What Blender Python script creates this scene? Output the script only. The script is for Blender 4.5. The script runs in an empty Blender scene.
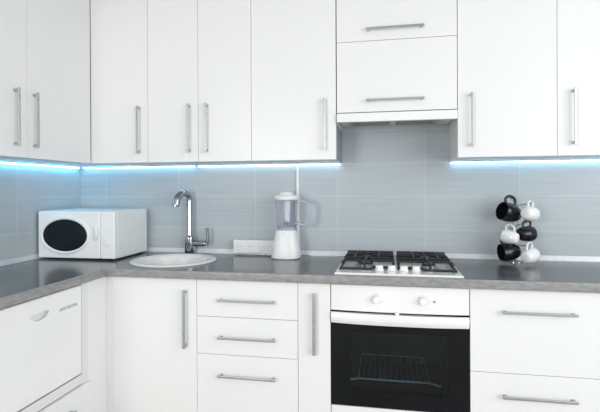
import bpy, bmesh, math, random
from mathutils import Vector, Matrix
random.seed(4)
S = bpy.context.scene
COL = S.collection
PI = math.pi

# ------------------------------------------------------------------ camera
YAW, PITCH, ROLL, FPX, SY = .1858, -.0033, -.0044, 457.4766, -14.7501
fw = Vector((-math.sin(YAW)*math.cos(PITCH), math.cos(YAW)*math.cos(PITCH), math.sin(PITCH)))
rt = Vector((math.cos(YAW), math.sin(YAW), 0))
up = rt.cross(fw)
r2 = rt*math.cos(ROLL) + up*math.sin(ROLL)
u2 = up*math.cos(ROLL) - rt*math.sin(ROLL)
cd = bpy.data.cameras.new('camera'); cam = bpy.data.objects.new('camera', cd); COL.objects.link(cam)
M = Matrix((r2, u2, -fw)).transposed().to_4x4(); M.translation = (1.9468, -2.6539, 1.265)
cam.matrix_world = M
cd.sensor_fit = 'HORIZONTAL'; cd.sensor_width = 36; cd.lens = FPX/600*36
cd.shift_y = SY/600; cd.clip_start = .05
S.camera = cam

# ------------------------------------------------------------------ light
w = bpy.data.worlds.new('room_daylight'); S.world = w; w.use_nodes = True
w.node_tree.nodes['Background'].inputs[0].default_value = (.93, .97, 1, 1)
w.node_tree.nodes['Background'].inputs[1].default_value = .74
def area(name, loc, target, sx, sy, power, col=(1, 1, 1)):
    l = bpy.data.lights.new(name, 'AREA'); l.shape = 'RECTANGLE'; l.size = sx; l.size_y = sy
    l.energy = power; l.color = col
    o = bpy.data.objects.new(name, l); COL.objects.link(o); o.location = loc
    o.rotation_euler = (Vector(target)-Vector(loc)).to_track_quat('-Z', 'Y').to_euler()
    return o
area('window_daylight', (.25, -4.3, 1.5), (2.0, 0, 1.25), 1.1, 1.3, 64, (1, .985, .965))
area('side_fill', (5.4, -4.0, 1.8), (.3, -.8, 1.1), 4.2, 2.6, 160, (.95, .98, 1))  # added fill lamp that brightens the left-hand faces, not a real window
S.view_settings.view_transform = 'Standard'; S.view_settings.look = 'None'
S.view_settings.gamma = 1; S.view_settings.use_curve_mapping = False
S.view_settings.exposure = -.11

# ------------------------------------------------------------------ materials
def mat(name, col, rough=.4, metal=0, spec=.5, trans=0, ior=1.45, coat=0, emis=None, es=0):
    m = bpy.data.materials.new(name); m.use_nodes = True
    b = m.node_tree.nodes['Principled BSDF']
    b.inputs['Base Color'].default_value = (*col, 1); b.inputs['Roughness'].default_value = rough
    b.inputs['Metallic'].default_value = metal; b.inputs['Specular IOR Level'].default_value = spec
    b.inputs['Transmission Weight'].default_value = trans; b.inputs['IOR'].default_value = ior
    b.inputs['Coat Weight'].default_value = coat
    if emis:
        b.inputs['Emission Color'].default_value = (*emis, 1); b.inputs['Emission Strength'].default_value = es
    return m
def noisy(m, c1, c2, scale=(8, 8, 8), detail=4, bump=0, rlo=None, rhi=None, lo=.3, hi=.7):
    nt = m.node_tree; N = nt.nodes; L = nt.links; b = N['Principled BSDF']
    tc = N.new('ShaderNodeTexCoord'); mp = N.new('ShaderNodeMapping'); mp.inputs['Scale'].default_value = scale
    no = N.new('ShaderNodeTexNoise'); no.inputs['Scale'].default_value = 1; no.inputs['Detail'].default_value = detail
    cr = N.new('ShaderNodeValToRGB'); cr.color_ramp.elements[0].position = lo; cr.color_ramp.elements[1].position = hi
    cr.color_ramp.elements[0].color = (*c1, 1); cr.color_ramp.elements[1].color = (*c2, 1)
    L.new(tc.outputs['Object'], mp.inputs['Vector']); L.new(mp.outputs[0], no.inputs['Vector'])
    L.new(no.outputs['Fac'], cr.inputs[0]); L.new(cr.outputs[0], b.inputs['Base Color'])
    if rlo is not None:
        mr = N.new('ShaderNodeMapRange'); mr.inputs['To Min'].default_value = rlo; mr.inputs['To Max'].default_value = rhi
        L.new(no.outputs['Fac'], mr.inputs['Value']); L.new(mr.outputs[0], b.inputs['Roughness'])
    if bump:
        bp = N.new('ShaderNodeBump'); bp.inputs['Strength'].default_value = bump; bp.inputs['Distance'].default_value = .002
        L.new(no.outputs['Fac'], bp.inputs['Height']); L.new(bp.outputs[0], b.inputs['Normal'])
    return m
WHITE = noisy(mat('white_gloss_front', (.8, .8, .8), .32, spec=.35), (.80, .80, .80), (.815, .815, .812), (3, 3, 3))
CARC = noisy(mat('white_carcass', (.74, .74, .73), .5), (.74, .74, .73), (.76, .76, .75), (5, 5, 5))
SIDESHADE = noisy(mat('grey_side_shade', (.2, .22, .24), .5), (.23, .26, .285), (.26, .29, .315), (5, 5, 5))  # shade of the recess beside the hood, put into the colour
ALU = noisy(mat('brushed_aluminium', (.45, .46, .47), .38, 1), (.40, .41, .42), (.50, .51, .52), (3, 90, 90), rlo=.3, rhi=.45)
CHROME = noisy(mat('chrome', (.4, .42, .45), .08, 1), (.36, .39, .42), (.44, .47, .50), (20, 20, 20))
TRIM = noisy(mat('silver_edging', (.6, .63, .65), .35, .3), (.66, .69, .71), (.72, .75, .77), (30, 30, 30))
ENAMEL = noisy(mat('white_enamel', (.85, .85, .84), .15, coat=.3), (.82, .82, .81), (.86, .86, .85), (4, 4, 4))
SINKW = noisy(mat('sink_stone_white', (.8, .79, .76), .3), (.78, .77, .74), (.84, .83, .8), (90, 90, 90))
PLAST = noisy(mat('white_plastic', (.82, .82, .81), .35), (.80, .80, .79), (.84, .84, .83), (10, 10, 10))
BLACK = noisy(mat('cast_black', (.02, .02, .022), .45), (.016, .016, .018), (.028, .028, .03), (60, 60, 60))
BLKGL = noisy(mat('black_glazed_ceramic', (.01, .011, .014), .12), (.008, .009, .012), (.014, .015, .02), (10, 10, 10))
OVENGL = noisy(mat('black_oven_glass', (.006, .007, .009), .12, spec=.25), (.005, .006, .008), (.008, .009, .011), (4, 4, 4))
MWGL = noisy(mat('dark_microwave_window', (.007, .012, .018), .25, spec=.25), (.006, .010, .016), (.009, .014, .02), (400, 400, 400))
CAVITY = noisy(mat('dark_enamel_cavity', (.03, .035, .037), .5), (.03, .036, .038), (.045, .05, .052), (30, 30, 30))
GREYM = noisy(mat('grey_filter', (.4, .4, .39), .5, .3), (.24, .23, .21), (.36, .35, .33), (40, 40, 40))
DARK = mat('dark_grey_print', (.22, .23, .24), .5)
LGREY = mat('pale_grey_print', (.45, .46, .47), .5)
JAR = mat('tinted_clear_jar', (.93, .93, .975), .03, trans=1, ior=1.18)
FLOOR = noisy(mat('floor_laminate', (.5, .46, .4), .4), (.42, .38, .33), (.55, .51, .45), (2, 25, 1))
PAINT = noisy(mat('white_paint', (.8, .8, .79), .7), (.79, .79, .78), (.81, .81, .80), (6, 6, 6))
JARH = mat('frosted_clear_plastic', (.74, .75, .83), .2, trans=.75, ior=1.4)
RACKM = noisy(mat('pale_steel_wire', (.7, .7, .7), .35), (.50, .50, .50), (.58, .58, .58), (40, 40, 40))
LEDB = mat('blue_white_led', (.8, .9, 1), .5, emis=(.17, .62, .98), es=20)
LEDC = mat('pale_blue_led', (.8, .9, 1), .5, emis=(.28, .68, 1), es=10)
LEDW = mat('cool_white_led', (.8, .9, 1), .5, emis=(.50, .78, 1), es=7)
LEDR = mat('cool_blue_led', (.8, .9, 1), .5, emis=(.36, .70, 1), es=10)

def stone():
    m = mat('grey_stone_laminate', (.2, .2, .2), .25, spec=.5)
    nt = m.node_tree; N = nt.nodes; L = nt.links; b = N['Principled BSDF']
    tc = N.new('ShaderNodeTexCoord')
    n1 = N.new('ShaderNodeTexNoise'); n1.inputs['Scale'].default_value = 7; n1.inputs['Detail'].default_value = 6
    n2 = N.new('ShaderNodeTexNoise'); n2.inputs['Scale'].default_value = 90; n2.inputs['Detail'].default_value = 3
    for n in (n1, n2): L.new(tc.outputs['Object'], n.inputs['Vector'])
    mx = N.new('ShaderNodeMath'); mx.operation = 'MULTIPLY_ADD'; mx.inputs[1].default_value = .45
    L.new(n2.outputs['Fac'], mx.inputs[0]); L.new(n1.outputs['Fac'], mx.inputs[2])
    cr = N.new('ShaderNodeValToRGB'); e = cr.color_ramp.elements
    e[0].position = .5; e[0].color = (.075, .078, .085, 1); e[1].position = .95; e[1].color = (.165, .168, .172, 1)
    L.new(mx.outputs[0], cr.inputs[0]); L.new(cr.outputs[0], b.inputs['Base Color'])
    mr = N.new('ShaderNodeMapRange'); mr.inputs['To Min'].default_value = .14; mr.inputs['To Max'].default_value = .24
    L.new(n1.outputs['Fac'], mr.inputs['Value']); L.new(mr.outputs[0], b.inputs['Roughness'])
    return m
STONE = stone()
STONEE = noisy(mat('pale_grey_edge_band', (.3, .3, .3), .35), (.22, .22, .225), (.34, .335, .33), (25, 25, 90), 5)

def tiles(name, axis, off):
    """Large stack-bonded tiles with fine horizontal streaks; world metres."""
    m = mat(name, (.4, .4, .4), .38, spec=.4)
    nt = m.node_tree; N = nt.nodes; L = nt.links; b = N['Principled BSDF']
    tc = N.new('ShaderNodeTexCoord'); sp = N.new('ShaderNodeSeparateXYZ'); L.new(tc.outputs['Object'], sp.inputs[0])
    def add(sock, v):
        a = N.new('ShaderNodeMath'); a.operation = 'ADD'; a.inputs[1].default_value = v; L.new(sock, a.inputs[0]); return a.outputs[0]
    u = add(sp.outputs[axis], off); v = add(sp.outputs['Z'], -1.0355 + 1.895)
    cb = N.new('ShaderNodeCombineXYZ'); L.new(u, cb.inputs[0]); L.new(v, cb.inputs[1])
    br = N.new('ShaderNodeTexBrick'); br.offset = 0; br.squash = 1
    br.inputs['Scale'].default_value = 1; br.inputs['Brick Width'].default_value = .4945
    br.inputs['Row Height'].default_value = .1895; br.inputs['Mortar Size'].default_value = .0022
    br.inputs['Mortar Smooth'].default_value = .3; br.inputs['Bias'].default_value = 0
    br.inputs['Color1'].default_value = (.43, .480, .510, 1); br.inputs['Color2'].default_value = (.46, .505, .53, 1)
    br.inputs['Mortar'].default_value = (.53, .58, .61, 1)
    L.new(cb.outputs[0], br.inputs['Vector'])
    cs = N.new('ShaderNodeCombineXYZ')
    for i, (s, k) in enumerate(((u, 2.2), (v, 85))):
        q = N.new('ShaderNodeMath'); q.operation = 'MULTIPLY'; q.inputs[1].default_value = k; L.new(s, q.inputs[0]); L.new(q.outputs[0], cs.inputs[i])
    no = N.new('ShaderNodeTexNoise'); no.inputs['Scale'].default_value = 1; no.inputs['Detail'].default_value = 4
    L.new(cs.outputs[0], no.inputs['Vector'])
    mr = N.new('ShaderNodeMapRange'); mr.inputs['From Min'].default_value = .25; mr.inputs['From Max'].default_value = .75
    mr.inputs['To Min'].default_value = .93; mr.inputs['To Max'].default_value = 1.06; L.new(no.outputs['Fac'], mr.inputs['Value'])
    mx = N.new('ShaderNodeMix'); mx.data_type = 'RGBA'; mx.blend_type = 'MULTIPLY'; mx.inputs['Factor'].default_value = 1
    L.new(br.outputs['Color'], mx.inputs['A']); L.new(mr.outputs[0], mx.inputs['B']); L.new(mx.outputs['Result'], b.inputs['Base Color'])
    bp = N.new('ShaderNodeBump'); bp.inputs['Strength'].default_value = .25; bp.inputs['Distance'].default_value = .001
    L.new(no.outputs['Fac'], bp.inputs['Height']); L.new(bp.outputs[0], b.inputs['Normal'])
    return m
TILEB = tiles('grey_wall_tiles_back', 'X', -.6805 + 4.945)
TILEL = tiles('grey_wall_tiles_left', 'Y', .521 + 4.945)

# ------------------------------------------------------------------ helpers
def world(o):
    m = Matrix.Identity(4)
    while o: m = o.matrix_basis @ m; o = o.parent
    return m
def obj(name, bm, m, parent=None, smooth=None):
    """bm is in world coordinates; the mesh ends up in the object's own frame."""
    bmesh.ops.recalc_face_normals(bm, faces=bm.faces)
    o = bpy.data.objects.new(name, bpy.data.meshes.new(name)); COL.objects.link(o)
    if parent: o.parent = parent; bm.transform(world(parent).inverted())
    if smooth:
        for f in bm.faces: f.smooth = True
        for e in bm.edges:
            if len(e.link_faces) == 2 and e.calc_face_angle(0) > math.radians(smooth): e.smooth = False
    bm.to_mesh(o.data); bm.free(); o.data.materials.append(m)
    return o
def thing(name, label, cat, loc, rz=0, group=None):
    o = bpy.data.objects.new(name, None); COL.objects.link(o); o.empty_display_size = .1
    o.location = loc; o.rotation_euler = (0, 0, rz); return tag(o, label, cat, group)
def tag(o, label, cat, group=None):
    o['label'] = label; o['category'] = cat
    if group: o['group'] = group
    return o
def struct(name, bm, m):
    o = obj(name, bm, m); o['kind'] = 'structure'; return o
def NB(): return bmesh.new()
def box(bm, x0, x1, y0, y1, z0, z1, bev=0, seg=2):
    x0, x1 = sorted((x0, x1)); y0, y1 = sorted((y0, y1)); z0, z1 = sorted((z0, z1))
    g = bmesh.ops.create_cube(bm, size=1)
    bmesh.ops.transform(bm, matrix=Matrix.Translation(((x0+x1)/2, (y0+y1)/2, (z0+z1)/2)) @ Matrix.Diagonal((x1-x0, y1-y0, z1-z0, 1)), verts=g['verts'])
    if bev:
        es = list({e for v in g['verts'] for e in v.link_edges})
        bmesh.ops.bevel(bm, geom=es, offset=bev, segments=seg, affect='EDGES', profile=.5)
    return bm
def B(*a, **k): return box(NB(), *a, **k)
def lathe(bm, prof, c=(0, 0, 0), n=40, mtx=None, close=False):
    """prof: (radius, height) pairs about local Z."""
    M4 = mtx or Matrix.Translation(c); rings = []
    for r, z in prof:
        if r < 1e-6: rings.append([bm.verts.new(M4 @ Vector((0, 0, z)))])
        else: rings.append([bm.verts.new(M4 @ Vector((r*math.cos(2*PI*i/n), r*math.sin(2*PI*i/n), z))) for i in range(n)])
    pairs = list(zip(rings, rings[1:])) + ([(rings[-1], rings[0])] if close else [])
    for a, b in pairs:
        for i in range(n):
            j = (i+1) % n
            if len(a) == 1 and len(b) == 1: continue
            if len(a) == 1: bm.faces.new((a[0], b[i], b[j]))
            elif len(b) == 1: bm.faces.new((a[i], a[j], b[0]))
            else: bm.faces.new((a[i], a[j], b[j], b[i]))
    return bm
def cyl(bm, p0, p1, r, r1=None, n=24, bev=0):
    p0, p1 = Vector(p0), Vector(p1); d = p1-p0; r1 = r if r1 is None else r1; L = d.length
    M4 = Matrix.Translation(p0) @ d.to_track_quat('Z', 'Y').to_matrix().to_4x4()
    pr = [(0, 0), (r-bev, 0), (r, bev), (r1, L-bev), (r1-bev, L), (0, L)] if bev else [(0, 0), (r, 0), (r1, L), (0, L)]
    return lathe(bm, pr, n=n, mtx=M4)
def tube(bm, pts, rad, n=12, closed=False, flat=1):
    pts = [Vector(p) for p in pts]; N = len(pts); rings = []
    rad = rad if isinstance(rad, (list, tuple)) else [rad]*N
    prev = None
    for i, p in enumerate(pts):
        t = (pts[(i+1) % N]-pts[i-1]) if closed else (pts[min(i+1, N-1)]-pts[max(i-1, 0)])
        t.normalize()
        if prev is None:
            a = Vector((0, 0, 1)) if abs(t.z) < .9 else Vector((1, 0, 0)); x = a.cross(t).normalized()
        else: x = (prev - t*prev.dot(t)).normalized()
        prev = x; y = t.cross(x)
        rings.append([bm.verts.new(p + rad[i]*(x*math.cos(2*PI*k/n)+flat*y*math.sin(2*PI*k/n))) for k in range(n)])
    for i in range(N if closed else N-1):
        a, b = rings[i], rings[(i+1) % N]
        for k in range(n): bm.faces.new((a[k], a[(k+1) % n], b[(k+1) % n], b[k]))
    if not closed: bm.faces.new(rings[0][::-1]); bm.faces.new(rings[-1])
    return bm
def spline(pts, k=8):
    P = [Vector(p) for p in pts]; P = [P[0]*2-P[1]] + P + [P[-1]*2-P[-2]]; out = []
    for i in range(1, len(P)-2):
        for j in range(k):
            t = j/k; a, b, c, d = P[i-1:i+3]
            out.append(.5*((2*b)+(c-a)*t+(2*a-5*b+4*c-d)*t*t+(3*b-a-3*c+d)*t**3))
    return out + [P[-2]]
def boolean(o, cutbm):
    me = bpy.data.meshes.new('tmp'); cutbm.to_mesh(me); cutbm.free()
    c = bpy.data.objects.new('tmp', me); COL.objects.link(c)
    md = o.modifiers.new('b', 'BOOLEAN'); md.operation = 'DIFFERENCE'; md.object = c; md.solver = 'EXACT'
    bpy.context.view_layer.update()
    dg = bpy.context.evaluated_depsgraph_get(); nm = bpy.data.meshes.new_from_object(o.evaluated_get(dg))
    o.modifiers.clear(); old = o.data; o.data = nm; bpy.data.meshes.remove(old)
    bpy.data.objects.remove(c); bpy.data.meshes.remove(me)

# ------------------------------------------------------------------ setting
struct('wall_back', B(-.12, 3.9, 0, .12, 0, 2.5), TILEB)
struct('wall_left', B(-.12, 0, -5.2, 0, 0, 2.5), TILEL)
struct('floor', B(-.12, 3.9, -5.2, .12, -.1, 0), FLOOR)
struct('ceiling', B(-.12, 3.9, -3.4, .12, 2.5, 2.6), PAINT)

YU, XU = -.311, .295       # front planes of the wall cabinets
YB, XB = -.588, .572       # front planes of the base units
ZU, ZT = 1.419, 2.38
ZC = .88

# handle: bar with two posts; direction out of the front is -Y (run='b') or +X (run='l')
def bar_handle(parent, run, plane, u, z, length, vertical, out=.03, bw=.011, bt=.007):
    bm = NB(); h = length/2
    def bx(u0, u1, z0, z1, d0, d1, bev=0):
        if run == 'b': box(bm, u0, u1, plane-d1, plane-d0, z0, z1, bev)
        else: box(bm, plane+d0, plane+d1, u0, u1, z0, z1, bev)
    if vertical:
        bx(u-bw/2, u+bw/2, z-h, z+h, out-bt, out, .0015)
        for s in (-1, 1): bx(u-.0045, u+.0045, z+s*(h-.012)-.006, z+s*(h-.012)+.006, 0, out-bt+.001)
    else:
        bx(u-h, u+h, z-bw/2, z+bw/2, out-bt, out, .0015)
        for s in (-1, 1): bx(u+s*(h-.012)-.006, u+s*(h-.012)+.006, z-.0045, z+.0045, 0, out-bt+.001)
    o = obj('handle', bm, ALU, parent); o['label'] = 'brushed metal bar handle'; return o
def carcass(parent, x0, x1, y0, y1, z0, z1, m=None, sink=False, t=.016, front='b'):
    bm = NB(); g = .0006
    x0 += g; x1 -= g; z0 += g; z1 -= g
    if front == 'b':     # open towards -Y
        box(bm, x0, x0+t, y0, y1, z0, z1); box(bm, x1-t, x1, y0, y1, z0, z1)
        box(bm, x0+t, x1-t, y0, y1, z0, z0+t)
        if not sink: box(bm, x0+t, x1-t, y0, y1, z1-t, z1)
        box(bm, x0+t, x1-t, y1-.005, y1, z0+t, z1-t)
    else:                # open towards +X
        box(bm, x0, x1, y0, y0+t, z0, z1); box(bm, x0, x1, y1-t, y1, z0, z1)
        box(bm, x0, x1, y0+t, y1-t, z0, z0+t)
        if not sink: box(bm, x0, x1, y0+t, y1-t, z1-t, z1)
        box(bm, x0, x0+.005, y0+t, y1-t, z0+t, z1-t)
    return obj('carcass', bm, m or CARC, parent)
G = .0010
def front(parent, name, u0, u1, z0, z1, run='b', plane=None, t=.018, m=None):
    if run == 'b': bm = B(u0+G, u1-G, plane, plane+t, z0+G, z1-G, .0012)
    else: bm = B(plane-t, plane, u0+G, u1-G, z0+G, z1-G, .0012)
    return obj(name, bm, m or WHITE, parent)

# ------------------------------------------------------------------ worktop
bm = NB()
pts = [(.001, -.001), (.001, -1.62), (.583, -1.62), (.583, -.607), (3.20, -.607), (3.20, -.001)]
lo = [bm.verts.new((x, y, ZC-.038)) for x, y in pts]; hi = [bm.verts.new((x, y, ZC)) for x, y in pts]
bm.faces.new(hi); bm.faces.new(lo[::-1])
for i in range(6): bm.faces.new((lo[i], lo[(i+1) % 6], hi[(i+1) % 6], hi[i]))
bmesh.ops.recalc_face_normals(bm, faces=bm.faces)
es = [] and [e for e in bm.edges if
      all((abs(v.co.y+.609) < .01 or abs(v.co.x-.585) < .01) for v in e.verts)]
wt = thing('worktop', 'grey stone-look worktop running round the corner over the base units', 'worktop', (1.6, -.3, ZC-.038))
slab = obj('slab', bm, STONE, wt)
SX, SYY, SR = .807, -.325, .228
boolean(slab, cyl(NB(), (SX, SYY, ZC-.1), (SX, SYY, ZC+.1), SR-.03, n=64))
boolean(slab, B(1.735, 2.265, -.54, -.09, ZC-.1, ZC+.1))
bm = NB(); ring_ = []   # lighter rounded front edge, following the inner corner
sec = [(0, -.0385), (.0, 0), (.001, .0002), (.0035, -.001), (.005, -.004), (.0055, -.010), (.0055, -.034), (.004, -.0385)]
for d, z in sec:
    ring_.append([bm.verts.new(p) for p in ((.5832+d, -1.62, ZC+z), (.5832+d, -.6072-d, ZC+z), (3.20, -.6072-d, ZC+z))])
for i in range(len(sec)):
    a, b = ring_[i], ring_[(i+1) % len(sec)]
    for k in range(2): bm.faces.new((a[k], a[k+1], b[k+1], b[k]))
bm.faces.new([r[0] for r in ring_]); bm.faces.new([r[2] for r in ring_][::-1])
obj('front_edge', bm, STONEE, wt, smooth=50)['label'] = 'paler grey rounded front edge'
obj('end_panel', B(3.165, 3.195, -.59, -.003, .001, ZC-.039), CARC, wt)

def edging(name, x0, x1, y0, y1, label):
    bm = NB()
    if x1-x0 > y1-y0:    # along back wall
        sec = [(0, 0), (-.013, 0), (-.013, .004), (-.005, .026), (0, .026)]
        a = [bm.verts.new((x0, -.0005+d, ZC+.0005+h)) for d, h in sec]; b = [bm.verts.new((x1, -.0005+d, ZC+.0005+h)) for d, h in sec]
    else:
        sec = [(0, 0), (.013, 0), (.013, .004), (.005, .026), (0, .026)]
        a = [bm.verts.new((.0005+d, y0, ZC+.0005+h)) for d, h in sec]; b = [bm.verts.new((.0005+d, y1, ZC+.0005+h)) for d, h in sec]
    for i in range(5): bm.faces.new((a[i], a[(i+1) % 5], b[(i+1) % 5], b[i]))
    bm.faces.new(a[::-1]); bm.faces.new(b)
    return tag(obj(name, bm, TRIM), label, 'edging strip', 'pale edging strips where worktop meets tiles')
edging('edging_strip', .001, 3.19, -.021, 0, 'long pale edging strip along the bottom of the back wall tiles')
edging('edging_strip', 0, .021, -1.62, -.022, 'pale edging strip beside the microwave along the left wall tiles')

# ------------------------------------------------------------------ wall cabinets
GU = 'white wall cabinets'
def wall_cab(x0, x1, doors, label, z0=ZU, sidem=None):
    t = thing('wall_cabinet', label, 'cabinet', ((x0+x1)/2, -.15, z0), 0, GU)
    carcass(t, x0, x1, YU+.019, -.001, z0, ZT)
    for d0, d1, hx in doors:
        d = front(t, 'door', d0, d1, z0, ZT, 'b', YU)
        bar_handle(d, 'b', YU, hx, 1.601, .265, True)
    return t
wall_cab(.0005, .648, [(.2957, .648, .597)], 'white wall cabinet with one door tucked into the corner above the microwave')
wall_cab(.648, 1.2445, [(.648, .9445, .895), (.9445, 1.2445, .995)], 'white two-door wall cabinet above the sink tap, handles meeting in middle')
c = wall_cab(1.2445, 1.6965, [(1.2445, 1.6965, 1.6395)], 'wide single-door white wall cabinet above the blender, left of the hood')
obj('side_shade', B(1.6967, 1.6985, YU+.020, -.002, ZU+.001, 1.60), SIDESHADE, c)['label'] = 'grey sheet painted as shade on the cabinet side'  # thin sheet painting the recess shade onto this cabinet's side
wall_cab(2.2925, 2.741, [(2.2925, 2.741, 2.3555)], 'single-door white wall cabinet just right of the extractor hood')
wall_cab(2.741, 3.19, [(2.741, 3.19, 2.81)], 'white wall cabinet cut by the right edge of the photo')
# left run
t = thing('wall_cabinet', 'two-door white wall cabinet on the left wall', 'cabinet', (.14, -.8, ZU), 0, GU)
carcass(t, .001, XU-.019, -1.266, -.3120, ZU, ZT, front='l')
for a, b, hy in ((-.781, -.3115, -.742), (-1.266, -.781, -.857)):
    d = front(t, 'door', a, b, ZU, ZT, 'l', XU); bar_handle(d, 'l', XU, hy, 1.601, .265, True)
# cabinet over the hood
t = thing('wall_cabinet', 'white wall cabinet with two stacked lift-up flaps above the extractor hood', 'cabinet', (1.995, -.15, 1.657), 0, GU)
carcass(t, 1.6995, 2.2915, YU+.019, -.001, 1.657, ZT)
for z0, z1, hz in ((1.657, 2.0166, 1.714), (2.0166, ZT, 2.071)):
    d = front(t, 'flap_door', 1.6995, 2.2915, z0, z1, 'b', YU); bar_handle(d, 'b', YU, 1.992, hz, .285, False)

# extractor hood
t = thing('extractor_hood', 'slim white extractor hood fitted under the flap cabinet over the hob', 'extractor hood', (1.995, -.16, 1.61))
obj('fascia', B(1.701, 2.290, -.330, -.300, 1.607, 1.651, .003), ENAMEL, t)
obj('housing', B(1.702, 2.289, -.2995, -.003, 1.627, 1.6535, .002), ENAMEL, t)
for x0, x1 in ((1.76, 1.97), (2.0, 2.21)):
    bm = B(x0, x1, -.285, -.09, 1.618, 1.6268, .002)
    for k in range(9): box(bm, x0+.012+k*.0215, x0+.020+k*.0215, -.275, -.10, 1.6155, 1.619)
    obj('grease_filter', bm, GREYM, t)
bm = B(2.225, 2.275, -.28, -.20, 1.620, 1.6268, .002); obj('lamp_cover', bm, PLAST, t)

# led strips
def led(x0, x1, y0, y1, m, label):
    long_x = (x1-x0) > (y1-y0)
    t = thing('led_strip', label, 'light', ((x0+x1)/2, (y0+y1)/2, ZU-.016), 0, 'light strips under the wall cabinets')
    obj('channel', B(x0, x1, y0, y1, ZU-.005, ZU-.0005), ALU, t)
    if long_x: bm = B(x0+.003, x1-.003, y0+.003, y1-.002, ZU-.0125, ZU-.0055, .002)
    else: bm = B(x0+.002, x1-.003, y0+.003, y1-.003, ZU-.0125, ZU-.0055, .002)
    obj('diffuser', bm, m, t); return t
led(.010, .026, -1.258, -.035, LEDB, 'glowing blue light strip under the left wall cabinet')
led(.030, .80, -.026, -.010, LEDC, 'glowing blue light strip in the corner under the back wall cabinets')
led(.815, 1.69, -.026, -.010, LEDW, 'pale glowing light strip under the cabinets above tap and blender')
led(2.295, 3.185, -.026, -.010, LEDR, 'glowing light strip under the right-hand cabinets above the mugs')

# ------------------------------------------------------------------ base units
GB = 'white base units'
ZF0, ZF1 = .10, .8375
def base_unit(name, x0, x1, label, cat='cabinet', sink=False):
    t = thing(name, label, cat, ((x0+x1)/2, -.3, 0), 0, GB)
    carcass(t, x0, x1, YB+.019, -.003, .10, ZC-.0395, sink=sink)
    obj('plinth', B(x0+.001, x1-.001, -.53, -.515, .0005, .0995), CARC, t)
    return t
t = base_unit('base_cabinet', .606, 1.051, 'white single-door base cabinet under the round sink', sink=True)
d = front(t, 'door', .606, 1.051, ZF0, ZF1, 'b', YB); bar_handle(d, 'b', YB, .996, .648, .28, True, bw=.014)
obj('corner_filler', B(.5715, .6068, YB, YB+.018, ZF0, ZF1), WHITE, t)
t = base_unit('drawer_unit', 1.051, 1.546, 'white three-drawer base unit between the sink door and narrow door', 'drawer unit')
for z0, z1, hz in ((.6618, ZF1, .745), (.4829, .6618, .569), (ZF0, .4829, .388)):
    d = front(t, 'drawer', 1.051, 1.546, z0, z1, 'b', YB); bar_handle(d, 'b', YB, 1.303, hz, .28, False)
t = base_unit('base_cabinet', 1.546, 1.6975, 'narrow white base cabinet with one upright handle left of the oven')
d = front(t, 'door', 1.546, 1.6975, ZF0, ZF1, 'b', YB); bar_handle(d, 'b', YB, 1.6245, .656, .28, True, bw=.016)
t = base_unit('drawer_unit', 2.2995, 2.85, 'white unit of deep drawers right of the oven under the mugs', 'drawer unit')
for z0, z1, hz in ((.4819, ZF1, .745), (ZF0, .4819, .388)):
    d = front(t, 'drawer', 2.2995, 2.85, z0, z1, 'b', YB); bar_handle(d, 'b', YB, 2.571, hz, .29, False)
# oven housing
t = thing('oven_cabinet', 'white housing round the oven with a plain white panel below its glass', 'cabinet', (1.9985, -.3, 0), 0, GB)
bm = NB(); x0, x1 = 1.6985, 2.2985
box(bm, x0, x0+.0005+.014, YB+.044, -.003, .1, ZC-.0395); box(bm, x1-.0145, x1, YB+.044, -.003, .1, ZC-.0395)
box(bm, x0+.0145, x1-.0145, YB+.044, -.003, .1, .116); box(bm, x0+.0145, x1-.0145, YB+.044, -.003, .262, .278)
obj('carcass', bm, CARC, t)
obj('lower_panel', B(x0+.001, x1-.001, YB, YB+.018, ZF0, .288, .001), WHITE, t)
obj('plinth', B(x0+.001, x1-.001, -.53, -.515, .0005, .0995), CARC, t)

# left run: unit with niche and drawer
t = thing('dishwasher_unit', 'white left-hand base unit with open niche round the dishwasher and drawer below', 'cabinet', (.3, -1.07, 0), 0, GB)
Y0, Y1 = -1.356, -.588
bm = NB()
box(bm, .003, XB, Y0, Y0+.016, .1, ZC-.0395); box(bm, .003, XB, -.777, -.735, .1, ZC-.0395)
box(bm, .003, XB-.02, -.7345, -.60, .1, .116)
box(bm, .003, XB, Y0+.016, -.777, .380, .422); box(bm, .003, XB-.02, Y0+.016, -.777, .1, .116)
box(bm, .003, .008, Y0+.016, -.777, .116, .38)
obj('carcass', bm, CARC, t)
obj('corner_panel', B(XB-.018, XB-.001, -.7345, -.572, .1, ZC-.0395), WHITE, t)
d = front(t, 'drawer', Y0, -.736, ZF0, .379, 'l', XB+.0185); bar_handle(d, 'l', XB+.0185, -1.018, .302, .28, False)
obj('plinth', B(.50, .515, Y0, -.60, .0005, .0995), CARC, t)

# dishwasher
t = thing('dishwasher', 'white compact dishwasher with scooped grip set in the left-hand unit', 'dishwasher', (.3, -1.09, .425))
dy0, dy1, dz0, dz1 = -1.334, -.780, .424, .834
obj('body', B(.04, .545, dy0+.004, dy1-.004, .4255, dz1-.004, .003), PLAST, t)
door = obj('door', B(.546, .574, dy0, dy1, dz0+.004, dz1, .006, 3), ENAMEL, t)
def scoop(cy, cz, rx, rz, k=1):
    bm = NB(); a = []
    for i in range(25):
        q = PI+PI*i/24; a.append((cy+rx*math.cos(q), cz+rz*math.sin(q)))
    f = [bm.verts.new((.556, y, z)) for y, z in a]; g = [bm.verts.new((.60, y, z)) for y, z in a]
    bm.faces.new(f); bm.faces.new(g[::-1])
    for i in range(25): j = (i+1) % 25; bm.faces.new((f[i], g[i], g[j], f[j]))
    bmesh.ops.recalc_face_normals(bm, faces=bm.faces); return bm
sb = scoop(-1.038, .772, .05, .030); boolean(door, sb)
grip = obj('grip', B(.556, .577, -1.090, -.986, .772, .780, .002), PLAST, door); grip['label'] = 'raised lip over the scooped grip'
bm = NB()
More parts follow.
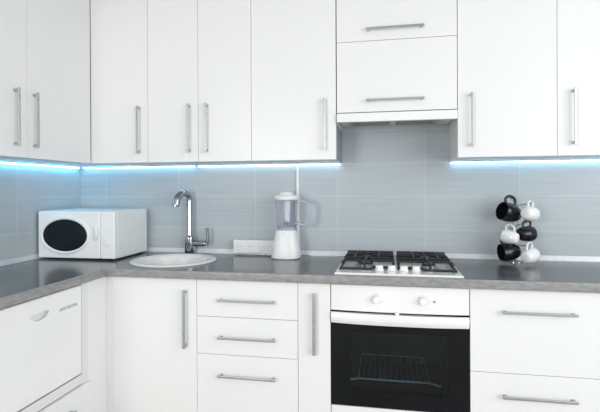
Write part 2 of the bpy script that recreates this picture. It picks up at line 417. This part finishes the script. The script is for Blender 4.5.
for i in range(7):   # the small grey marks on the door front
    y = -.922+i*.0165
    box(bm, .5738, .5746, y, y+.0035, .748, .761)
    if i % 2: box(bm, .5738, .5746, y+.0035, y+.010, .758, .761)
    if i % 3 == 0: box(bm, .5738, .5746, y+.0035, y+.010, .748, .751)
    box(bm, .5738, .5746, y+.0085, y+.011, .748, .761)
obj('brand_mark', bm, DARK, door)['label'] = 'small grey lettering'

# ------------------------------------------------------------------ oven
t = thing('oven', 'built-in oven with white control panel and black glass door', 'oven', (1.9985, -.3, .279))
OX0, OX1 = 1.7005, 2.2965; OC = (OX0+OX1)/2; HW = (OX1-OX0)/2
bm = NB()
# cavity shell
a, b, cz0, cz1 = OX0+.016, OX1-.016, .2785, .832
box(bm, a, a+.03, -.548, -.06, cz0, cz1); box(bm, b-.03, b, -.548, -.06, cz0, cz1)
box(bm, a+.03, b-.03, -.548, -.06, cz0, cz0+.03); box(bm, a+.03, b-.03, -.548, -.06, .70, cz1)
box(bm, a+.03, b-.03, -.08, -.06, cz0+.03, .70)
obj('cavity', bm, CAVITY, t)
def bowed(name, z0, z1, y, bow0, bow1, thick, m, parent, edge=0, n=36, sm=30):
    """panel across the oven bowing outwards; bow0 at its lower edge, bow1 at its top."""
    bm = NB(); K = 6
    def yy(u, v):
        b = bow0+(bow1-bow0)*v
        return y-b*(1-abs(u)**2.4) - (edge*math.sin(PI*v) if edge else 0)
    F = [[bm.verts.new((OC+HW*u, yy(u, k/K), z0+(z1-z0)*k/K)) for u in [(-1+2*i/n) for i in range(n+1)]] for k in range(K+1)]
    R = [[bm.verts.new((OC+HW*u, y+thick, z0+(z1-z0)*k/K)) for u in [(-1+2*i/n) for i in range(n+1)]] for k in range(K+1)]
    for k in range(K):
        for i in range(n):
            bm.faces.new((F[k][i], F[k][i+1], F[k+1][i+1], F[k+1][i])); bm.faces.new((R[k][i], R[k+1][i], R[k+1][i+1], R[k][i+1]))
        bm.faces.new((F[k][0], F[k+1][0], R[k+1][0], R[k][0])); bm.faces.new((F[k][n], R[k][n], R[k+1][n], F[k+1][n]))
    for i in range(n):
        bm.faces.new((F[0][i], R[0][i], R[0][i+1], F[0][i+1])); bm.faces.new((F[K][i], F[K][i+1], R[K][i+1], R[K][i]))
    return obj(name, bm, m, parent, smooth=sm)
cp = bowed('control_panel', .7215, .836, -.590, .014, .001, .040, ENAMEL, t)
for kx, lab in ((1.905, 'low white knob'), (2.105, 'white knob standing proud')):
    bm = NB(); M4 = Matrix.Translation((kx, -.595, .779)) @ Matrix.Rotation(PI/2, 4, 'X')
    lathe(bm, [(0, -.004), (.023, -.004), (.023, .004), (.018, .008), (.0165, .024), (.015, .027), (0, .027)], mtx=M4, n=32)
    k = obj('knob', bm, ENAMEL, cp, smooth=35); k['label'] = lab
bm = NB(); cyl(bm, (2.152, -.594, .776), (2.152, -.603, .776), .004, n=16); obj('indicator_lamp', bm, DARK, cp, smooth=40)['label'] = 'tiny dark indicator light'
dr = thing('door', '', '', (OC, -.57, .289)); del dr['label'], dr['category']; dr.parent = t; dr.location = Vector((OC, -.57, .289))-Vector(t.location)
# glass door: black surround with a see-through middle
bm = NB(); wx0, wx1, wz0, wz1 = 1.785, 2.212, .362, .628
yg0, yg1 = -.590, -.552
box(bm, OX0, wx0, yg0, yg1, .292, .7175); box(bm, wx1, OX1, yg0, yg1, .292, .7175)
box(bm, wx0, wx1, yg0, yg1, .292, wz0); box(bm, wx0, wx1, yg0, yg1, wz1, .7175)
obj('glass_surround', bm, OVENGL, dr)
gm = bpy.data.materials.new('smoked_oven_window'); gm.use_nodes = True; nt = gm.node_tree; nt.nodes.clear()
tr = nt.nodes.new('ShaderNodeBsdfTransparent'); tr.inputs[0].default_value = (.60, .69, .73, 1)
gl = nt.nodes.new('ShaderNodeBsdfGlossy'); gl.inputs['Roughness'].default_value = .16
mx = nt.nodes.new('ShaderNodeMixShader'); mx.inputs[0].default_value = .03; ou = nt.nodes.new('ShaderNodeOutputMaterial')
nt.links.new(tr.outputs[0], mx.inputs[1]); nt.links.new(gl.outputs[0], mx.inputs[2]); nt.links.new(mx.outputs[0], ou.inputs[0])
obj('window', B(wx0+.0004, wx1-.0004, yg0+.0005, yg0+.005, wz0+.0004, wz1-.0004), gm, dr)
bowed('handle', .664, .713, -.5915, .020, .024, .001, ENAMEL, dr, edge=.008, n=36)['label'] = 'wide white bowed handle'
bm = NB(); lathe(bm, [(0, -.003), (.009, -.003), (.010, .003), (.007, .009), (0, .011)], mtx=Matrix.Translation((1.993, -.606, .7185)) @ Matrix.Rotation(PI/2, 4, 'X'), n=24)
obj('latch', bm, ENAMEL, cp, smooth=40)
# rack inside
bm = NB(); zr = .356
tube(bm, [(1.772, -.505, .372), (1.812, -.440, zr), (2.146, -.440, zr), (2.186, -.505, .372)], .0045, n=8)
tube(bm, [(1.812, -.440, zr), (1.812, -.11, zr), (2.146, -.11, zr), (2.146, -.440, zr)], .003, n=8)
for i in range(12): tube(bm, [(1.838+i*.026, -.44, zr+.003), (1.838+i*.026, -.11, zr+.003)], .0009, n=6)
rk = obj('rack', bm, RACKM, t, smooth=40); rk['label'] = 'metal rack seen through the door glass'

# ------------------------------------------------------------------ gas hob
t = thing('gas_hob', 'white four-burner gas hob with black pan supports set over the oven', 'hob', (1.995, -.315, ZC))
HX0, HX1, HY0, HY1 = 1.715, 2.277, -.585, -.060
bm = NB()
def ring(x0, x1, y0, y1, z): return [bm.verts.new(p) for p in ((x0, y0, z), (x1, y0, z), (x1, y1, z), (x0, y1, z))]
R = [ring(HX0, HX1, HY0, HY1, ZC+.0004), ring(HX0, HX1, HY0, HY1, ZC+.004), ring(HX0+.004, HX1-.004, HY0+.004, HY1-.004, ZC+.009),
     ring(HX0+.022, HX1-.022, HY0+.022, HY1-.022, ZC+.009), ring(HX0+.030, HX1-.030, HY0+.030, HY1-.030, ZC+.006)]
for p, q in zip(R, R[1:]):
    for i in range(4): bm.faces.new((p[i], p[(i+1) % 4], q[(i+1) % 4], q[i]))
bm.faces.new(R[-1]); bm.faces.new(R[0][::-1])
obj('plate', bm, ENAMEL, t)
obj('burner_box', B(1.745, 2.255, -.53, -.10, ZC-.037, ZC), GREYM, t)
for kx in (1.915, 1.972, 2.027, 2.083):
    bm = NB(); lathe(bm, [(0, 0), (.0215, 0), (.0215, .004), (.0185, .008), (.0175, .021), (.015, .024), (0, .024)], c=(kx, -.482, ZC+.0065), n=28)
    obj('knob', bm, ENAMEL, t, smooth=35)
PS = []
for bx_, by_, br in ((1.848, -.40, .040), (2.144, -.40, .034), (1.848, -.185, .034), (2.144, -.185, .046)):
    bm = NB(); lathe(bm, [(0, 0), (br+.016, 0), (br+.013, .004), (br, .006), (br, .016), (br-.004, .018), (0, .018)], c=(bx_, by_, ZC+.0063), n=32)
    bu = obj('burner', bm, ALU, t, smooth=35)
    bm = NB(); lathe(bm, [(0, 0), (br-.004, 0), (br-.003, .005), (br-.010, .008), (0, .009)], c=(bx_, by_, ZC+.0245), n=32)
    obj('burner_cap', bm, BLACK, bu, smooth=35)
for x0, x1, cx in ((1.735, 1.982, 1.848), (2.006, 2.256, 2.144)):
    bm = NB(); y0, y1 = -.505, -.075; zt = ZC+.038; zb = ZC+.0155
    # low outer frame; front run steps round the knobs
    if cx < 2: frame = [(x0, y0), (1.872, y0), (1.890, -.455), (x1, -.455), (x1, y1), (x0, y1)]
    else: frame = [(x0, -.455), (2.106, -.455), (2.120, y0), (x1, y0), (x1, y1), (x0, y1)]
    for i in range(6):
        p, q = frame[i], frame[(i+1) % 6]; tube(bm, [(*p, zb), (*q, zb)], .0058, n=8)
        bmesh.ops.create_uvsphere(bm, u_segments=8, v_segments=6, radius=.0058, matrix=Matrix.Translation((*p, zb)))
    for by_ in (-.40, -.185):
        for dx, dy in ((1, 0), (-1, 0), (0, 1), (0, -1)):
            ex = (x1 if dx > 0 else x0) if dx else cx
            if dy: ey = (y1 if by_ > -.3 else -.292) if dy > 0 else (-.292 if by_ > -.3 else (y0 if (cx < 2 and cx < 1.872) or (cx > 2.12) else -.455))
            else: ey = by_
            sx, sy = cx+dx*.022, by_+dy*.022
            tube(bm, [(ex, ey, zb), (ex, ey, zt-.008), (ex-dx*.008, ey-dy*.008, zt), (sx, sy, zt)], .0058, n=8)
    tube(bm, [(x0, -.292, zb), (x0, -.292, zt-.012), (x1, -.292, zt-.012), (x1, -.292, zb)], .0058, n=8)
    for p in ((x0, y1), (x1, y1), (frame[0][0], frame[0][1]), (x1, frame[3][1])): cyl(bm, (*p, ZC+.0075), (*p, zb), .006, n=10)
    tube(bm, [(x0, y1, zb), (x0, y1, zt), (x1, y1, zt), (x1, y1, zb)], .0058, n=8)
    for yb_, zz in ((y1, zt-.012), (-.292, zt-.002)): tube(bm, [(x0, yb_, zz), (x1, yb_, zz)], .0058, n=8)
    for dx in (-.06, .06): tube(bm, [(cx+dx, y1, zt), (cx+dx, -.292, zt)], .005, n=8)
    obj('pan_support', bm, BLACK, t, smooth=50)

# ------------------------------------------------------------------ sink
t = thing('sink', 'round white inset sink in the worktop beside the microwave', 'sink', (SX, SYY, ZC))
bm = NB()
lathe(bm, [(SR-.035, .001), (SR, .001), (SR+.001, .004), (SR-.006, .009), (SR-.022, .0095), (SR-.035, .006), (SR-.050, -.006), (SR-.060, -.10),
           (SR-.075, -.135), (SR-.11, -.150), (.03, -.156), (.03, -.160), (SR-.10, -.156), (SR-.068, -.142), (SR-.054, -.104), (SR-.044, -.01)],
      c=(SX, SYY, ZC), n=72, close=True)
obj('bowl', bm, SINKW, t, smooth=35)
bm = NB(); lathe(bm, [(0, -.159), (.038, -.1545), (.036, -.152), (.02, -.155), (0, -.156)], c=(SX, SYY, ZC), n=32)
obj('drain', bm, CHROME, t, smooth=35)

# tap
t = thing('tap', 'chrome tap with bent spout and side lever behind the round sink', 'tap', (.775, -.052, ZC))
FX, FY = .775, -.052
bm = NB()
lathe(bm, [(0, 0), (.027, 0), (.027, .006), (.029, .010), (.029, .05), (.030, .055), (.028, .10), (.017, .112), (.0165, .118), (.0155, .30)], c=(FX, FY, ZC+.0005), n=32)
obj('body', bm, CHROME, t, smooth=35)
bm = NB()
arc = spline([(FX, FY, ZC+.29), (FX, FY, ZC+.33), (FX-.003, FY-.008, ZC+.352), (FX-.012, FY-.030, ZC+.367), (FX-.026, FY-.062, ZC+.364), (FX-.036, FY-.088, ZC+.338), (FX-.040, FY-.098, ZC+.298)], 6)
n_ = len(arc); tube(bm, arc, [.0155+.008*max(0, (i/n_-.3)/.7) for i in range(n_)], n=20)
sp = obj('spout', bm, CHROME, t, smooth=45)
bm = NB(); d = (Vector(arc[-1])-Vector(arc[-2])).normalized(); cyl(bm, arc[-1], Vector(arc[-1])+d*.010, .020, .018, n=24)
obj('aerator', bm, CHROME, sp, smooth=40)
bm = NB(); cyl(bm, (FX+.012, FY, ZC+.064), (FX+.105, FY-.004, ZC+.064), .0175, .0165, n=24, bev=.003)
arm = obj('valve_arm', bm, CHROME, t, smooth=35)
bm = NB(); tube(bm, spline([(FX+.108, FY-.004, ZC+.058), (FX+.117, FY-.004, ZC+.075), (FX+.119, FY-.006, ZC+.11), (FX+.116, FY-.010, ZC+.158)], 5), [.015]*3+[.0135]*13, n=16, flat=.7)
obj('lever', bm, CHROME, t, smooth=45)

# ------------------------------------------------------------------ microwave
t = thing('microwave', 'white microwave with dark oval window in the corner of the worktop', 'microwave', (.258, -.215, ZC))
mx0, mx1, my0, my1, mz0, mz1 = .0170, .486, -.392, -.035, ZC+.009, ZC+.272
body = obj('body', B(mx0, mx1, my0+.032, my1, mz0, mz1, .004, 3), PLAST, t)
for x in (.06, .455):
    for y in (-.34, -.07): obj('foot', cyl(NB(), (x, y, ZC+.0005), (x, y, mz0+.003), .014, n=16), BLACK, t, smooth=40)
dr = obj('door', B(mx0+.001, .398, my0, my0+.031, mz0+.001, mz1-.002, .006, 3), PLAST, t)
cpn = obj('control_panel', B(.3995, mx1, my0+.0005, my0+.031, mz0+.001, mz1-.002, .006, 3), PLAST, t)
wc = (.188, 1.017); ra, rb = .143, .095
def oval(bm, prof, cx, cz, n=64):
    rings = []
    for da, y in prof:
        rings.append([bm.verts.new((cx+(ra+da)*math.cos(2*PI*i/n), y, cz+(rb+da)*math.sin(2*PI*i/n))) for i in range(n)])
    for p, q in zip(rings, rings[1:]):
        for i in range(n): bm.faces.new((p[i], p[(i+1) % n], q[(i+1) % n], q[i]))
    return rings
bm = NB(); oval(bm, [(.010, my0+.002), (.010, my0-.004), (.006, my0-.010), (.001, my0-.011), (-.005, my0-.008), (-.007, my0-.001), (-.007, my0+.002)], *wc)
obj('window_rim', bm, PLAST, dr, smooth=50)
bm = NB(); r_ = oval(bm, [(-.0065, my0+.002), (-.0065, my0-.003), (-.018, my0-.0055), (-.06, my0-.0065)], *wc); bm.faces.new(r_[-1]); bm.faces.new(r_[0][::-1])
obj('window', bm, MWGL, dr, smooth=40)
# crescent grip at the right of the window
bm = NB(); pts = [((.350+.022*math.cos(a)+.012), my0-.001-.009*math.cos(a*.95), 1.030+.040*math.sin(a)) for a in [(-1.35+2.7*i/20) for i in range(21)]]
tube(bm, pts, [.003+.005*math.cos((i/20-.5)*PI) for i in range(21)], n=14)
obj('handle', bm, PLAST, dr, smooth=60)
bm = NB(); lathe(bm, [(0, -.003), (.016, -.003), (.016, .002), (.014, .006), (0, .007)], mtx=Matrix.Translation((.444, my0, .975)) @ Matrix.Rotation(PI/2, 4, 'X'), n=28)
obj('dial', bm, PLAST, cpn, smooth=35)
t.rotation_euler.z = math.radians(1.0)
# ------------------------------------------------------------------ power sockets and cable cover
t = thing('socket_block', 'white row of power sockets on the tiles left of the blender', 'socket', (1.19, -.02, .906))
bk = obj('housing', B(1.052, 1.330, -.052, -.0215, .892, .968, .004, 3), PLAST, t)
for i in range(4):
    cx = 1.092+i*.066
    bm = NB(); lathe(bm, [(0, -.002), (.026, -.002), (.026, .002), (.023, .003), (.021, .001), (0, .001)], mtx=Matrix.Translation((cx, -.052, .932)) @ Matrix.Rotation(PI/2, 4, 'X'), n=28)
    s = obj('socket', bm, PLAST, t, smooth=35)
    bm = NB()
    for dx in (-.0095, .0095): cyl(bm, (cx+dx, -.0532, .932), (cx+dx, -.0545, .932), .003, n=10)
    box(bm, cx-.003, cx+.003, -.0545, -.0532, .906, .911); obj('pin_holes', bm, DARK, s)
tag(obj('cable_cover', B(1.428, 1.444, -.0115, -.0005, .9075, 1.402, .002), PLAST), 'thin white upright cable cover on the tiles above the blender', 'cable cover')

# ------------------------------------------------------------------ countertop blender
BX, BY = 1.392, -.128
t = thing('countertop_blender', 'white countertop blender with clear jar standing on the worktop', 'blender', (BX, BY, ZC))
def sq_loft(bm, levels, n=40, p=3.2):
    rings = []
    for w_, d_, z in levels:
        r = []
        for i in range(n):
            a = 2*PI*i/n; c_, s_ = math.cos(a), math.sin(a); k = (abs(c_)**p+abs(s_)**p)**(-1/p)
            r.append(bm.verts.new((BX+w_*k*c_, BY+d_*k*s_, ZC+z)))
        rings.append(r)
    for a, b in zip(rings, rings[1:]):
        for i in range(n): bm.faces.new((a[i], a[(i+1) % n], b[(i+1) % n], b[i]))
    bm.faces.new(rings[0][::-1]); bm.faces.new(rings[-1]); return bm
bs = obj('base', sq_loft(NB(), [(.074, .070, .0005), (.080, .076, .006), (.080, .076, .018), (.075, .072, .055), (.066, .064, .105), (.058, .058, .145), (.053, .054, .158), (.046, .046, .161)]), PLAST, t, smooth=40)
bm = NB(); cyl(bm, (BX, BY-.050, ZC+.140), (BX, BY-.066, ZC+.138), .004, n=16); obj('switch', bm, PLAST, bs, smooth=40)
bm = NB(); lathe(bm, [(.030, .1615), (.045, .1615), (.048, .166), (.048, .172), (.043, .173), (.030, .173)], c=(BX, BY, ZC), n=36, close=True)
obj('collar', bm, LGREY, t, smooth=35)
bm = NB(); lathe(bm, [(0, .174), (.047, .174), (.052, .18), (.063, .33), (.0605, .33), (.0495, .184), (.0, .180)], c=(BX, BY, ZC), n=40)
jar = obj('jar', bm, JAR, t, smooth=35); jar['label'] = 'clear tinted jar'
bm = NB(); tube(bm, spline([(BX+.057, BY, ZC+.315), (BX+.095, BY, ZC+.322), (BX+.128, BY, ZC+.305), (BX+.134, BY, ZC+.26), (BX+.124, BY, ZC+.20), (BX+.10, BY, ZC+.185), (BX+.053, BY, ZC+.20)], 6), .0095, n=14)
obj('jar_handle', bm, JARH, t, smooth=60)
bm = NB(); lathe(bm, [(0, .327), (.058, .327), (.058, .331), (.067, .3315), (.068, .345), (.060, .354), (.040, .359), (.036, .368), (.026, .373), (0, .374)], c=(BX, BY, ZC), n=40)
obj('lid', bm, PLAST, t, smooth=35)
bm = NB(); cyl(bm, (BX, BY, ZC+.181), (BX, BY, ZC+.20), .012, .007, n=16)
for k in range(4):
    a = k*PI/2+.4; box(bm, -.001, .001, -.006, .006, 0, .001)
    tube(bm, [(BX, BY, ZC+.197), (BX+.018*math.cos(a), BY+.018*math.sin(a), ZC+.197+(.012 if k % 2 else -.004))], [.004, .0015], n=8)
bmesh.ops.delete(bm, geom=[v for v in bm.verts if v.co.z < .5], context='VERTS')
obj('blade', bm, CHROME, t, smooth=40)
# pale measuring column inside the jar
bm = NB(); cyl(bm, (BX+.004, BY, ZC+.205), (BX+.004, BY, ZC+.325), .016, .022, n=20, bev=.002); obj('filter_insert', bm, PLAST, t, smooth=40)

# ------------------------------------------------------------------ mug tree and mugs
TX, TY = 2.616, -.060
t = thing('mug_tree', 'slim metal mug tree carrying six black and white mugs on the worktop', 'mug tree', (TX, TY, ZC))
bm = NB(); lathe(bm, [(0, 0), (.042, 0), (.042, .003), (.038, .005), (.008, .011), (0, .011)], c=(TX, TY, ZC+.0005), n=40); obj('base', bm, CHROME, t, smooth=35)
bm = NB(); cyl(bm, (TX, TY, ZC+.010), (TX, TY, ZC+.335), .004, n=16); bmesh.ops.create_uvsphere(bm, u_segments=16, v_segments=10, radius=.007, matrix=Matrix.Translation((TX, TY, ZC+.338)))
obj('pole', bm, CHROME, t, smooth=50)
pegs = []   # azimuth (deg), height of loop
def mug(name, m, label):
    t = thing(name, label, 'mug', (0, 0, 0), 0, 'mugs hanging on the mug tree')
    bm = NB(); lathe(bm, [(0, .0), (.024, .0), (.028, .003), (.036, .02), (.0415, .045), (.0415, .070), (.0395, .083), (.037, .083), (.0385, .068), (.0385, .046), (.033, .022), (.024, .006), (0, .005)], n=36)
    obj('cup', bm, m, t, smooth=40)
    bm = NB(); tube(bm, spline([(.038, 0, .072), (.055, 0, .078), (.068, 0, .066), (.070, 0, .048), (.060, 0, .030), (.036, 0, .024)], 6), .0048, n=12, flat=1.3)
    obj('handle', bm, m, t, smooth=60)
    return t
def copy_tree(o, parent=None):
    c = o.copy(); COL.objects.link(c)
    if parent: c.parent = parent
    for ch in list(o.children): copy_tree(ch, c)
    return c
mw = mug('mug', ENAMEL, ''); mb = mug('mug', BLKGL, '')
# (white?, centre x, centre z, y, azimuth of mouth direction, tilt, scale, label)
MG = [
 (0, 2.580, 1.147, -.118, 205, 14, 1.20, 'large black mug hanging at the top left of the mug tree'),
 (1, 2.652, 1.146, -.188, 45, -6, .90, 'white mug hanging at the top right of the mug tree'),
 (1, 2.566, 1.026, -.185, 140, 8, .85, 'white mug hanging in the middle left of the mug tree'),
 (0, 2.658, 1.036, -.100, 30, 0, .98, 'black mug hanging in the middle right of the mug tree'),
 (0, 2.576, .945, -.120, 195, -4, 1.12, 'black mug at the bottom left of the mug tree'),
 (1, 2.652, .932, -.185, 45, 8, .92, 'white mug at the bottom right of the mug tree'),
]
used = {0: False, 1: False}
for wh, x, z, y, az, tilt, sc, lab in MG:
    src = mw if wh else mb
    o = src if not used[wh] else copy_tree(src); used[wh] = True
    a = math.radians(az)
    zax = Vector((math.cos(a), math.sin(a), 0)); xax = Vector((0, 0, 1)); 
    R = Matrix((xax, zax.cross(xax), zax)).transposed().to_4x4()
    R = Matrix.Rotation(math.radians(tilt), 4, zax.cross(xax)) @ R
    ctr = Vector((.006, 0, .042))*sc
    o.scale = (sc, sc, sc)
    o.rotation_euler = R.to_euler(); o.location = Vector((x, y, z)) - R.to_3x3() @ ctr
    o['label'] = lab
    # peg reaching from the pole through this mug's handle
    hp = o.location + R.to_3x3() @ (Vector((.0625, 0, .052))*sc)
    pd = Vector((hp.x-TX, hp.y-TY, 0)); pd.normalize() if pd.length > .001 else None
    bm = NB(); tube(bm, spline([(TX, TY, hp.z-.022), (hp.x-pd.x*.01, hp.y-pd.y*.01, hp.z-.006), (hp.x, hp.y, hp.z-.001), (hp.x+pd.x*.012, hp.y+pd.y*.012, hp.z+.008)], 5), .0022, n=8)
    obj('arm', bm, CHROME, t, smooth=60)
